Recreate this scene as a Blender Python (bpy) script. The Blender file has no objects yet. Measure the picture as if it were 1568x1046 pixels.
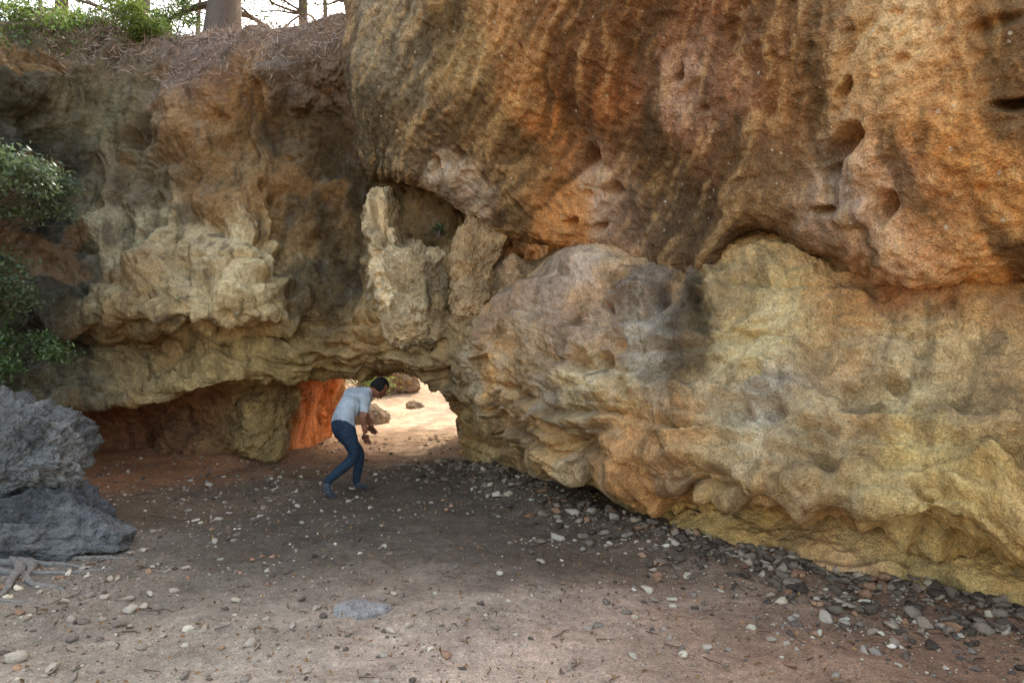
import bpy, bmesh, math, numpy as np
from mathutils import Vector, Matrix
rng=np.random.RandomState(11)
scene=bpy.context.scene
EYE=1.6
F=1045.0
# image pixel coordinates (a,b) + estimated depth d (m) -> world position
def S(a,b,d): return np.array([(a-784)/F*d, d, EYE+(523-b)/F*d])
# ---------------------------------------------------------------- noise
G=np.random.RandomState(3).normal(size=(64,64,64,3)).astype(np.float32)
G/=np.linalg.norm(G,axis=-1,keepdims=True)
def pn(p):
    p=np.asarray(p,dtype=np.float32); i=np.floor(p).astype(np.int32); f=p-i
    w=f*f*f*(f*(f*6-15)+10); out=np.zeros(p.shape[:-1],np.float32)
    for dx in (0,1):
        wx=w[...,0] if dx else 1-w[...,0]
        for dy in (0,1):
            wy=w[...,1] if dy else 1-w[...,1]
            for dz in (0,1):
                wz=w[...,2] if dz else 1-w[...,2]
                g=G[(i[...,0]+dx)&63,(i[...,1]+dy)&63,(i[...,2]+dz)&63]
                dot=g[...,0]*(f[...,0]-dx)+g[...,1]*(f[...,1]-dy)+g[...,2]*(f[...,2]-dz)
                out+=wx*wy*wz*dot
    return out*1.5
def fbm(p,o=4,gain=.5):
    p=np.asarray(p,np.float32); a=1;s=0
    for k in range(o):
        s=s+a*pn(p+k*17.3); p=p*2.03; a*=gain
    return s
def billow(p,o=3,gain=.5):
    p=np.asarray(p,np.float32); a=1;s=0
    for k in range(o):
        s=s+a*np.abs(pn(p+k*11.7)); p=p*2.1; a*=gain
    return s
WO=np.random.RandomState(5).rand(32,32,32,3).astype(np.float32)
def worley(p):
    p=np.asarray(p,np.float32); i=np.floor(p).astype(np.int32); f=p-i
    F1=np.full(p.shape[:-1],9,np.float32);F2=F1.copy()
    for dx in (-1,0,1):
        for dy in (-1,0,1):
            for dz in (-1,0,1):
                o=WO[(i[...,0]+dx)&31,(i[...,1]+dy)&31,(i[...,2]+dz)&31]
                d=np.sqrt((o[...,0]+dx-f[...,0])**2+(o[...,1]+dy-f[...,1])**2+(o[...,2]+dz-f[...,2])**2)
                F2=np.minimum(F2,np.maximum(F1,d)); F1=np.minimum(F1,d)
    return F1,F2
def sst(a,b,x):
    t=np.clip((x-a)/(b-a),0,1); return t*t*(3-2*t)
# ---------------------------------------------------------------- helpers
def lin(c): return (np.array(c,float)/255.0)**2.2
def link(o,parent=None):
    scene.collection.objects.link(o)
    if parent: o.parent=parent
    return o
def empty(n):
    e=bpy.data.objects.new(n,None); scene.collection.objects.link(e); return e
def mesh_np(name,V,Fq,mat=None,col=None,smooth=True,parent=None,tri=False):
    V=np.ascontiguousarray(V,np.float32); Fq=np.ascontiguousarray(Fq,np.int32); k=Fq.shape[1]
    me=bpy.data.meshes.new(name)
    me.vertices.add(len(V)); me.vertices.foreach_set('co',V.ravel())
    me.loops.add(Fq.size); me.loops.foreach_set('vertex_index',Fq.ravel())
    me.polygons.add(len(Fq)); me.polygons.foreach_set('loop_start',np.arange(0,Fq.size,k,dtype=np.int32))
    me.update(calc_edges=True)
    if smooth: me.polygons.foreach_set('use_smooth',np.ones(len(Fq),bool))
    if col is not None:
        a=me.color_attributes.new('Col','FLOAT_COLOR','POINT')
        c=np.ones((len(V),4),np.float32); c[:,:3]=col; a.data.foreach_set('color',c.ravel())
    o=bpy.data.objects.new(name,me)
    if mat: me.materials.append(mat)
    return link(o,parent)
def grid_faces(nu,nv):
    i=np.arange(nu*nv).reshape(nu,nv)
    return np.stack([i[:-1,:-1],i[1:,:-1],i[1:,1:],i[:-1,1:]],-1).reshape(-1,4)
def hermite(P,ts,samples):
    M=len(P); h=np.diff(ts); D=np.diff(P,axis=0)/h.reshape((-1,)+(1,)*(P.ndim-1))
    T=np.zeros_like(P); T[0]=D[0];T[-1]=D[-1]
    for i in range(1,M-1): T[i]=(D[i]*h[i-1]+D[i-1]*h[i])/(h[i]+h[i-1])
    k=np.clip(np.searchsorted(ts,samples,side='right')-1,0,M-2)
    sh=(-1,)+(1,)*(P.ndim-1)
    hh=h[k].reshape(sh); u=((samples-ts[k])/h[k]).reshape(sh)
    return (2*u**3-3*u**2+1)*P[k]+(u**3-2*u**2+u)*hh*T[k]+(-2*u**3+3*u**2)*P[k+1]+(u**3-u**2)*hh*T[k+1]
def loft(C,spu,spv,coarse_v=()):
    C=np.array(C,float)
    lu=np.linalg.norm(np.diff(C,axis=0),axis=-1); lu=np.median(lu,axis=1)+1e-3
    lv=np.linalg.norm(np.diff(C,axis=1),axis=-1); lv=np.median(lv,axis=0)+1e-3
    tu=np.r_[0,np.cumsum(lu)]; tv=np.r_[0,np.cumsum(lv)]
    def smp(ts,l,sp,coarse=()):
        s=[]
        for j in range(len(l)):
            n=max(4,int(l[j]/(sp*(6 if j in coarse else 1))))
            s+=list(ts[j]+(ts[j+1]-ts[j])*np.arange(n)/n)
        return np.array(s+[ts[-1]])
    su=smp(tu,lu,spu); sv=smp(tv,lv,spv,coarse_v)
    A=hermite(C,tu,su); B=hermite(A.transpose(1,0,2),tv,sv).transpose(1,0,2)
    return B,np.interp(su,tu,np.arange(len(tu))),np.interp(sv,tv,np.arange(len(tv)))
def gridnormals(P):
    a=np.gradient(P,axis=0); b=np.gradient(P,axis=1); n=np.cross(a,b)
    n/=np.linalg.norm(n,axis=-1,keepdims=True)+1e-9
    return n
def pixel_anchors(P,pts):  # pts: image pixel coordinates, matched to projected vertices
    """frontmost surface vertex near each image pixel -> world anchors"""
    X=P.reshape(-1,3); y=np.maximum(X[:,1],.3)
    a=X[:,0]/y*F+784; b=523-(X[:,2]-EYE)/y*F
    out=[]
    for (pa,pb) in pts:
        d=np.hypot(a-pa,b-pb); m=d<max(14,d.min()+2)
        idx=np.where(m)[0]; out.append(X[idx[np.argmin(X[idx,1])]])
    return np.array(out)
def paint(P,anch,cols,sig=.42,warp=.2):
    q=P.reshape(-1,3); w=np.stack([fbm(q*1.6+5,3),fbm(q*1.6+31,3),fbm(q*1.6+57,3)],-1)*warp*1.6
    q=(q+w).astype(np.float32); W=np.zeros(len(q),np.float32);C=np.zeros((len(q),3),np.float32)
    for a,c in zip(anch,cols):
        d2=((q-a.astype(np.float32))**2).sum(-1); ww=np.exp(-d2/(2*sig*sig))+1e-5/(d2+.05)
        W+=ww; C+=ww[:,None]*lin(c).astype(np.float32)
    return C/W[:,None]
# ---------------------------------------------------------------- materials
def newmat(n):
    m=bpy.data.materials.new(n); m.use_nodes=True; nt=m.node_tree; nt.nodes.clear()
    out=nt.nodes.new('ShaderNodeOutputMaterial'); b=nt.nodes.new('ShaderNodeBsdfPrincipled')
    nt.links.new(b.outputs[0],out.inputs[0]); b.inputs['Roughness'].default_value=.9
    b.inputs['Specular IOR Level'].default_value=.2
    return m,nt,b,out
def N(nt,t,**k):
    n=nt.nodes.new(t)
    for a,v in k.items(): setattr(n,a,v)
    return n
def noise_node(nt,scale,detail=6,rough=.6,dist=0,vec=None):
    n=N(nt,'ShaderNodeTexNoise'); n.inputs['Scale'].default_value=scale;n.inputs['Detail'].default_value=detail
    n.inputs['Roughness'].default_value=rough;n.inputs['Distortion'].default_value=dist
    if vec: nt.links.new(vec,n.inputs['Vector'])
    return n
def ramp(nt,fac,stops):
    r=N(nt,'ShaderNodeValToRGB'); nt.links.new(fac,r.inputs[0]); e=r.color_ramp.elements
    while len(e)<len(stops): e.new(.5)
    for x,(p,c) in zip(e,stops):
        x.position=p; x.color=(c[0],c[1],c[2],1) if hasattr(c,'__len__') else (c,c,c,1)
    return r
def mixc(nt,a,b,fac,mode='MIX'):
    m=N(nt,'ShaderNodeMix',data_type='RGBA',blend_type=mode)
    if hasattr(fac,'is_linked'): nt.links.new(fac,m.inputs[0])
    else: m.inputs[0].default_value=fac
    for s,k in ((a,6),(b,7)):
        if hasattr(s,'is_linked'): nt.links.new(s,m.inputs[k])
        else: m.inputs[k].default_value=(s[0],s[1],s[2],1)
    return m.outputs[2]
def math_(nt,op,a,b,c=None):
    n=N(nt,'ShaderNodeMath',operation=op)
    for k,s in enumerate((a,b,c)):
        if s is None: continue
        if hasattr(s,'is_linked'): nt.links.new(s,n.inputs[k])
        else: n.inputs[k].default_value=s
    return n.outputs[0]
def rock_mat(name,bump=.5,gray=.35,speck=.5,grain=1.0,cryst=True):
    m,nt,b,out=newmat(name)
    at=N(nt,'ShaderNodeAttribute',attribute_name='Col')
    geo=N(nt,'ShaderNodeNewGeometry'); pos=geo.outputs['Position']
    n1=noise_node(nt,4.5,5,.74,0,pos); n2=noise_node(nt,14,4,.75,0,pos); n3=noise_node(nt,75*grain,2,.75,0,pos)
    c=mixc(nt,at.outputs['Color'],ramp(nt,n2.outputs[0],[(.28,.58),(.5,1.0),(.72,1.36)]).outputs[0],.95,'MULTIPLY')
    c=mixc(nt,c,ramp(nt,n3.outputs[0],[(.3,.58),(.5,1.0),(.7,1.45)]).outputs[0],.8,'MULTIPLY')
    mg=math_(nt,'MULTIPLY',ramp(nt,n1.outputs[0],[(.54,0),(.62,1)]).outputs[0],gray)
    c=mixc(nt,c,lin((165,156,142)),mg)
    md=math_(nt,'MULTIPLY',ramp(nt,n1.outputs[0],[(.36,1),(.45,0)]).outputs[0],speck)
    c=mixc(nt,c,mixc(nt,c,(.38,.35,.32),.8,'MULTIPLY'),md)
    if cryst:
        vo=N(nt,'ShaderNodeTexVoronoi'); vo.inputs['Scale'].default_value=8; nt.links.new(pos,vo.inputs['Vector'])
        ad=math_(nt,'MULTIPLY_ADD',n2.outputs[0],.35,vo.outputs['Distance'])
        rv=ramp(nt,ad,[(.23,.7),(.28,0)])
        c=mixc(nt,c,lin((220,205,175)),rv.outputs[0])
    nt.links.new(c,b.inputs['Base Color'])
    h=math_(nt,'MULTIPLY_ADD',n3.outputs[0],.30,n2.outputs[0])
    b1=N(nt,'ShaderNodeBump'); b1.inputs['Strength'].default_value=bump; b1.inputs['Distance'].default_value=.06; nt.links.new(h,b1.inputs['Height'])
    nt.links.new(b1.outputs[0],b.inputs['Normal'])
    return m
M_left=rock_mat('rock_tan',.9,.15,.65,1,False)
M_slab=rock_mat('rock_ochre',.9,.06,.4,.9)
M_low=rock_mat('rock_cream',.85,.12,.5,1,False)
M_grey=rock_mat('rock_bluegrey',1.0,.3,.4,1,False)
def attr_mat(name,rough=.9,bump=.3,scale=60,var=.5,trans=0,spec=.2):
    m,nt,b,out=newmat(name); at=N(nt,'ShaderNodeAttribute',attribute_name='Col')
    c=at.outputs['Color']
    if var:
        pos=N(nt,'ShaderNodeNewGeometry').outputs['Position']
        n=noise_node(nt,scale,2,.65,0,pos); r=ramp(nt,n.outputs[0],[(.25,.6),(.75,1.4)])
        c=mixc(nt,c,r.outputs[0],var,'MULTIPLY')
    nt.links.new(c,b.inputs['Base Color'])
    b.inputs['Roughness'].default_value=rough; b.inputs['Specular IOR Level'].default_value=spec
    if bump:
        bb=N(nt,'ShaderNodeBump'); bb.inputs['Strength'].default_value=bump; bb.inputs['Distance'].default_value=.01
        nt.links.new(n.outputs[0],bb.inputs['Height']); nt.links.new(bb.outputs[0],b.inputs['Normal'])
    if trans:
        t=N(nt,'ShaderNodeBsdfTranslucent'); nt.links.new(c,t.inputs[0]); mx=N(nt,'ShaderNodeMixShader'); mx.inputs[0].default_value=trans
        nt.links.new(b.outputs[0],mx.inputs[1]); nt.links.new(t.outputs[0],mx.inputs[2]); nt.links.new(mx.outputs[0],out.inputs[0])
    return m
M_stone=attr_mat('loose_stone',.9,.6,70)
M_leaf=attr_mat('leaf',.38,0,20,0,.35,.5)
M_bark=attr_mat('bark',.95,.9,40,.8)
M_litter=attr_mat('dry_needles',.9,0,30,0)
# ---------------------------------------------------------------- rock control nets
ROCK=empty('sandstone_rock_arch')
def col(a,rows,pre=()):
    o=[np.array(p,float) for p in pre]
    for r in rows: o.append(S(a,*r) if len(r)==2 else S(*r))
    return o
def pre(x,b=0,z=.3): return [(x,13.2+b,z),(x,12.4+b,5.0)]
A=[
 col(-700,[(-350,8),(-200,4.1),(-50,4.0),(100,3.9),(300,3.9),(480,3.9),(600,3.9),(720,3.9),(850,3.8),(900,3.9),(970,3.9),(1060,3.9)],[(-16,16,.3),(-15,16,5.0)]),
 col(-180,[(-20,9),(40,6.5),(150,6.4),(280,6.3),(400,6.2),(500,6.2),(550,6.2),(610,6.1),(680,6.0),(700,6.2),(750,6.2),(830,6.2)],[(-13,18,.3),(-12,18,5.0)]),
 col(0,[(80,10),(105,8.0),(190,7.9),(300,7.9),(400,7.8),(490,7.7),(530,7.8),(580,7.7),(620,7.6),(635,8.1),(680,8.2),(760,8.1)],pre(-9.5,5)),
 col(130,[(75,10.5),(95,8.9),(180,8.7),(300,8.6),(400,8.3),(490,7.9),(522,8.45),(565,8.2),(605,7.95),(612,8.8),(660,9.1),(735,9.0)],pre(-7.5,4)),
 col(260,[(80,10.5),(125,8.8),(200,8.6),(300,8.4),(400,8.05),(495,7.65),(520,8.45),(560,8.2),(598,7.9),(605,8.9),(660,9.3),(745,9.2)],pre(-5.8,2)),
 col(380,[(72,10.5),(112,8.5),(190,8.6),(290,8.35),(390,7.9),(494,7.6),(515,8.3),(545,8.1),(573,7.95),(590,8.5),(640,9.0),(735,9.1)],pre(-4.6,0,.6)),
 col(440,[(68,10.5),(100,8.3),(180,8.55),(290,8.5),(400,8.3),(490,7.95),(515,8.2),(548,8.05),(574,8.1),(582,8.8),(620,9.4),(720,9.7)],pre(-3.7,0,1.6)),
 col(490,[(64,10.5),(88,8.2),(170,8.6),(290,8.5),(400,8.4),(480,8.15),(505,8.2),(535,8.1),(566,8.2),(490,562,9.5),(490,600,10.8),(494,710,11.2)],pre(-2.9,0,3.0)),
 col(560,[(64,10.5),(68,8.2),(160,8.4),(280,8.4),(380,8.3),(460,8.1),(500,8.0),(535,8.0),(562,8.1),(560,552,9.5),(560,540,11),(570,400,11.7)],pre(-2,0,3.4)),
 col(640,[(64,10.5),(65,8.4),(160,8.4),(280,8.3),(380,8.1),(460,7.9),(500,7.9),(540,8.0),(566,8.2),(640,556,9.5),(640,545,11),(650,400,11.7)],pre(-1.2,0,3.4)),
 col(730,[(64,10.5),(65,8.8),(160,8.6),(280,8.4),(380,8.1),(460,8.0),(500,8.0),(545,8.1),(582,8.3),(730,575,9.5),(730,565,11),(730,400,11.7)],pre(-.3,0,3.2)),
 col(850,[(64,10.5),(65,9),(160,8.8),(280,8.6),(380,8.5),(460,8.4),(500,8.4),(550,8.4),(600,8.5),(850,600,9.5),(850,600,11),(850,400,11.7)],pre(.8,0,1.5)),
 col(1050,[(64,10.5),(65,9),(160,8.8),(280,8.6),(380,8.5),(460,8.4),(500,8.4),(550,8.4),(600,8.5),(1050,640,9.5),(1050,700,11),(1050,700,11.7)],pre(2)),
]
B=[
 [S(*t) for t in [(600,-350,11),(548,-200,10.5),(546,-100,10),(546,0,9.8),(546,90,9.6),(552,180,9.5),(562,230,9.4),(575,270,9.4),(590,300,9.9)]],
 [S(*t) for t in [(640,-500,9.5),(560,-250,8.0),(550,-100,7.7),(546,0,7.6),(547,90,7.65),(552,160,7.75),(560,215,7.8),(572,258,7.9),(592,275,8.9)]],
 [S(*t) for t in [(720,-600,8.8),(640,-300,7.0),(620,-120,6.8),(615,0,6.8),(618,90,7.0),(622,160,7.2),(628,215,7.4),(640,268,7.6),(650,285,8.5)]],
 [S(*t) for t in [(800,-700,8.3),(730,-350,6.2),(715,-150,6.0),(710,0,6.1),(715,100,6.4),(725,190,6.8),(735,260,7.1),(745,322,7.4),(750,345,8.3)]],
 [S(*t) for t in [(900,-800,7.8),(840,-400,5.4),(815,-160,5.3),(810,0,5.5),(820,110,5.8),(835,210,6.3),(845,290,6.7),(860,360,7.0),(865,385,7.9)]],
 [S(*t) for t in [(1000,-900,7.3),(940,-400,4.9),(915,-160,4.85),(910,0,5.0),(925,120,5.3),(945,220,5.7),(965,310,6.0),(985,385,6.15),(988,410,7.0)]],
 [S(*t) for t in [(1100,-1000,7),(1050,-420,4.5),(1030,-160,4.5),(1030,0,4.65),(1040,110,4.9),(1050,220,5.15),(1060,310,5.35),(1065,398,5.45),(1070,420,6.3)]],
 [S(*t) for t in [(1190,-1050,6.8),(1150,-420,4.2),(1140,-160,4.2),(1140,0,4.3),(1145,100,4.5),(1150,190,4.7),(1155,260,4.8),(1160,330,4.9),(1165,355,5.8)]],
 [S(*t) for t in [(1290,-1100,6.6),(1270,-400,3.95),(1265,-150,3.9),(1265,0,4.0),(1265,100,4.15),(1268,190,4.3),(1270,270,4.4),(1280,362,4.5),(1285,385,5.5)]],
 [S(*t) for t in [(1400,-1150,6.4),(1390,-400,3.7),(1390,-150,3.6),(1390,0,3.65),(1392,110,3.78),(1395,220,3.9),(1398,320,4.05),(1400,412,4.2),(1402,435,5.2)]],
 [S(*t) for t in [(1568,-1200,6.2),(1568,-400,3.4),(1568,-150,3.3),(1568,0,3.35),(1568,110,3.45),(1568,220,3.55),(1568,310,3.65),(1568,388,3.8),(1568,412,4.8)]],
 [S(*t) for t in [(1850,-1300,6),(1850,-450,3.1),(1850,-150,3.0),(1850,0,3.0),(1850,110,3.1),(1850,220,3.2),(1850,310,3.25),(1850,380,3.35),(1850,400,4.2)]],
 [S(*t) for t in [(2500,-1500,5.6),(2500,-500,2.6),(2500,-150,2.55),(2500,0,2.6),(2500,110,2.65),(2500,220,2.7),(2500,310,2.75),(2500,370,2.8),(2500,390,3.6)]],
]
Craw=[
 [(740,470,12),(732,500,12),(726,530,12),(722,550,12),(722,570,12),(724,590,12),(726,610,12),(728,630,12),(730,650,12),(732,670,12),(732,700,12)],
 [(665,430,9.5),(665,480,8.5),(668,510,8.2),(676,530,8.05),(690,555,8.0),(702,580,8.1),(712,612,8.25),(716,640,8.5),(716,662,8.6),(718,690,8.7),(720,740,8.8)],
 [(735,430,8.4),(733,472,7.4),(733,505,7.1),(736,535,7.0),(742,565,7.0),(755,600,7.0),(768,642,7.15),(775,672,7.7),(765,692,8.1),(756,712,8.2),(756,760,8.3)],
 [(820,400,8),(822,428,7.1),(825,460,6.7),(828,510,6.5),(830,560,6.4),(830,620,6.3),(832,700,6.4),(842,722,7.3),(838,738,7.5),(828,758,7.2),(830,800,7.2)],
 [(905,345,7.5),(905,378,6.5),(905,420,6.1),(908,480,5.95),(910,550,5.85),(915,630,5.75),(920,702,5.75),(925,725,6.8),(925,750,6.8),(930,790,6.4),(940,850,6.2)],
 [(1000,345,7.0),(1000,395,6.1),(1000,430,5.75),(1000,500,5.55),(1005,570,5.45),(1010,650,5.25),(1015,728,5.2),(1020,748,6.0),(1025,765,5.9),(1035,815,5.45),(1045,890,5.3)],
 [(1090,340,6.4),(1095,385,5.6),(1100,430,5.35),(1100,500,5.2),(1105,580,5.05),(1110,660,4.8),(1120,750,4.62),(1120,770,5.35),(1125,790,5.25),(1130,835,4.98),(1140,915,4.85)],
 [(1210,280,6.0),(1215,340,5.15),(1220,400,4.9),(1225,480,4.8),(1230,560,4.7),(1235,650,4.45),(1240,765,4.22),(1240,783,4.95),(1245,800,4.85),(1250,850,4.52),(1255,935,4.45)],
 [(1360,330,5.6),(1365,405,4.75),(1370,450,4.6),(1375,520,4.5),(1380,600,4.35),(1385,680,4.1),(1390,782,3.88),(1390,798,4.6),(1395,815,4.5),(1400,870,4.25),(1405,965,4.15)],
 [(1560,330,5.1),(1562,385,4.4),(1564,440,4.2),(1568,520,4.1),(1568,610,3.9),(1570,700,3.7),(1572,805,3.48),(1572,820,4.18),(1575,840,4.1),(1580,900,3.87),(1585,1020,3.8)],
 [(1850,320,4.3),(1850,375,3.8),(1850,440,3.6),(1850,520,3.5),(1850,620,3.3),(1850,720,3.1),(1850,830,2.95),(1850,850,3.5),(1850,880,3.45),(1850,950,3.3),(1850,1090,3.25)],
 [(2500,300,3.7),(2500,365,3.1),(2500,440,3.0),(2500,520,2.95),(2500,640,2.85),(2500,760,2.7),(2500,880,2.6),(2500,910,2.9),(2500,950,2.9),(2500,1040,2.8),(2500,1200,2.75)],
]
C=[]
for r_ in Craw:
    a0,b0,d0=r_[6]
    r2_=r_[:6]+[(r_[6][0],b0-8,d0-.0)]+[(a0,b0+2,d0+.02),(a0,b0+8,d0+.16)]+r_[7:]
    C.append([S(*t) for t in r2_])
def dents(P,Nn,lst):
    """cavities / knobs: (a,b,ru,rv,depth)"""
    an=pixel_anchors(P,[(l[0],l[1]) for l in lst]); q=P.reshape(-1,3).astype(np.float32); out=np.zeros(len(q),np.float32)
    w=np.stack([pn(q*6+3),pn(q*6+23),pn(q*6+43)],-1)*.04; q=q+w
    for a,l in zip(an,lst):
        tilt=l[5] if len(l)>5 else 0
        dx=q[:,0]-a[0]; dz=q[:,2]-a[2]; dy=q[:,1]-a[1]
        h=dx*math.cos(tilt)+dz*math.sin(tilt); v=-dx*math.sin(tilt)+dz*math.cos(tilt)
        r=(h/l[2])**2+(v/l[3])**2+(dy/(2.5*max(l[2],l[3])))**2
        out+=l[4]*np.exp(-r**1.7)
    return out.reshape(P.shape[:-1])
def strata(q,freq,sharp=.75):
    t=q*freq; f=t-np.floor(t); return np.where(f<sharp,np.sqrt(np.clip(f/sharp,0,1)),np.clip(1-(f-sharp)/(1-sharp),0,1)**.7)
GAIN=1.15
def desat(c,k,g=1.0):
    l=c.mean(1,keepdims=True); c=(c*(1-k)+l*k)*GAIN*g*np.array([1.03,1.0,.94]); m=c.max(1,keepdims=True)
    return c*np.where(m>.5,(.5+.3*np.tanh((m-.5)/.3))/m,1)
# ---- A left cliff
P,cu,cv=loft(A,.014,.013,(0,1,12))
n=gridnormals(P)
mid=n[len(cu)//3, np.searchsorted(cv,5)]
if mid[1]>0: n=-n
fw=(sst(2.4,3.4,cv)*1.0)[None,:]
wv=np.stack([fbm(P*1.1+9,2),fbm(P*1.1+19,2),fbm(P*1.1+29,2)],-1)*.3
Q=P+wv
low=sst(7.2,8.2,cv)[None,:]; under=sst(10.2,11,cv)[None,:]
d=.14*fbm(P*.7,3)
b1=billow(Q*np.array([1.8,1.8,.9]),1); b2=billow(Q*np.array([4.2,4.2,2.2])+5,2,.4)
d=d+(1-low)*(.40*b1+.09*b2-.12)
F1,F2=worley(Q*np.array([2.3,2.3,1.7]))
d=d+(1-low*.5)*(-.15*np.exp(-(F1/.26)**2))
F1,F2=worley(Q*np.array([6,6,4.5])+9); mk=sst(.05,.35,fbm(P*1.2+33,2))
d=d-(1-low*.6)*mk*.10*np.exp(-(F1/.25)**2)
zz=P[...,2]+.14*fbm(P*1.0+40,3)+.03*P[...,0]
brk=sst(-.35,.15,fbm(P*np.array([1.6,1.6,3.0])+12,3))
st=(strata(zz,4.6,.85)*.18+strata(zz+.3,2.6)*.12+strata(zz+.1,11)*.03)*(.4+.6*brk)
d=d+low*(1-under)*(st-.09)+(1-low)*.03*strata(zz,2.3)
d=d+low*under*.07*billow(P*2.2,3)
d=d+.03*billow(P*8,3)+.018*fbm(P*21,3)
d=d*(.25+.75*fw)+ (1-fw)*.05*fbm(P*2,4)
d=d+dents(P,n,[(190,205,.08,.11,-.28),(240,200,.05,.08,-.2),(120,450,.1,.2,-.15),(60,200,.3,.25,-.15),(450,390,.09,.35,-.28),(505,230,.2,.5,-.15),(330,230,.25,.2,.12),(230,400,.3,.35,.12),(385,430,.3,.3,.14),(170,380,.05,.3,-.14),(400,110,.3,.1,.14),(500,520,.25,.05,-.12),(250,330,.2,.1,-.1),(310,450,.06,.3,-.12),(335,470,.07,.2,.07),(470,450,.1,.12,.12),(225,480,.16,.1,.14),(300,500,.12,.07,.1),(420,490,.14,.08,.1),(260,465,.08,.12,-.12),(355,495,.08,.08,-.12)])
PA=P+n*d[...,None]
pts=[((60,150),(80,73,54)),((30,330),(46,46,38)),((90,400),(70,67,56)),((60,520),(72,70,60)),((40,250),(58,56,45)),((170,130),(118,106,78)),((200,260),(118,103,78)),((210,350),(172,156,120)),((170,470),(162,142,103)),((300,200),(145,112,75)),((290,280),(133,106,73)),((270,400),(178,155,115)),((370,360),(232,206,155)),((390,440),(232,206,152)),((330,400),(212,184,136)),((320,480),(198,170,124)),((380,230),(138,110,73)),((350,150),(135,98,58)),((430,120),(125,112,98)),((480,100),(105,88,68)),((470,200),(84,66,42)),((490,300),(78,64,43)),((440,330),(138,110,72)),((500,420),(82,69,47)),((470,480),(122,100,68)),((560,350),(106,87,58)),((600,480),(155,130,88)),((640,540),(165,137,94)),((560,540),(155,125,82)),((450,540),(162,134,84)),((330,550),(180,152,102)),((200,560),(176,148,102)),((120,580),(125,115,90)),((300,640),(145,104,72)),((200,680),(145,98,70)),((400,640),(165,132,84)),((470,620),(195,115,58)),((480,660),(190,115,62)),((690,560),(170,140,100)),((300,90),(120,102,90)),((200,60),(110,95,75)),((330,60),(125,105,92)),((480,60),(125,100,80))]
an=pixel_anchors(P,[p[0] for p in pts]); colA=paint(P,an,[p[1] for p in pts],.28,.15)
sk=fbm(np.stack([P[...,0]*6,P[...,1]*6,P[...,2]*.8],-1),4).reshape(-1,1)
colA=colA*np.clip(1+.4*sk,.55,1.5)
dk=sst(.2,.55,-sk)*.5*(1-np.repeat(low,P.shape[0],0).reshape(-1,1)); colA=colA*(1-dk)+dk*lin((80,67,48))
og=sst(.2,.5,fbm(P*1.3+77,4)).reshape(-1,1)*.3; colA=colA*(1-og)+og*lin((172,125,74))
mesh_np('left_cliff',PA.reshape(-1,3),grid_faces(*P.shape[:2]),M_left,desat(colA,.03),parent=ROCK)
PAgrid=PA; cvA=cv; cuA=cu
topX=PA[:, :np.searchsorted(cv,3.0)].reshape(-1,3)
def rim_z(x,y):
    d_=np.hypot(topX[:,0]-x,topX[:,1]-y); m_=d_<max(.3,d_.min()+.05); return topX[m_,2].max()
# ---- B upper slab
P,cu,cv=loft(B,.013,.012,(0,))
n=gridnormals(P)
if n[len(cu)//2,np.searchsorted(cv,4)][1]>0: n=-n
U,Vv=np.meshgrid(cu,cv,indexing='ij')
shear=np.interp(U,[0,2,4,6,8,10,12],[-.25,-.5,-.55,-.35,.1,.12,.1])
sc=U+shear*(Vv-4)*-1.0*.9
wob=.20*fbm(P*1.1,4)
stk=np.stack([(sc+wob)*2.3,Vv*.35,np.full_like(U,3.3)],-1)
s1=fbm(stk,5,.55); s2=fbm(np.stack([(sc+wob)*6,Vv*1.3,np.full_like(U,8.1)],-1),4)
d=.13*fbm(P*.8+3,3)+.022*s1+.010*s2+.025*billow(P*4,3)+.02*fbm(P*14,4)
F1,F2=worley((P+.15*fbm(P*2,2)[...,None])*2.4); msk=sst(.2,.5,fbm(P*.9+60,2))
d=d-.10*msk*np.exp(-(F1/.10)**2)
F1,F2=worley((P+.08*fbm(P*3,2)[...,None])*6+3); msk=sst(-.05,.35,fbm(P*1.3+160,2))
d=d-.055*msk*np.exp(-(F1/.17)**2)
d=d+dents(P,n,[(1285,226,.06,.075,-.36),(1272,262,.035,.06,-.2),(1250,325,.045,.03,-.22),(1334,325,.035,.085,-.34),(1300,275,.06,.18,.09),(1300,335,.08,.07,.12),(1540,170,.06,.03,-.25),(895,262,.06,.07,-.32),(932,303,.055,.045,-.32),(912,285,.04,.06,.08,.5),(700,243,.045,.06,-.28),(658,262,.035,.08,-.2),(685,280,.07,.12,.10),(1020,125,.02,.05,-.12),(1040,150,.05,.08,-.06),(1295,140,.02,.05,-.2),(1320,20,.04,.22,-.12),(740,285,.03,.10,-.2,.5),(790,320,.025,.14,-.15,.6),(1110,60,.03,.08,-.06,.6),(1510,40,.08,.03,-.08),(870,350,.05,.05,-.2),(905,355,.04,.04,-.18)])
PB=P+n*d[...,None]
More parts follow.
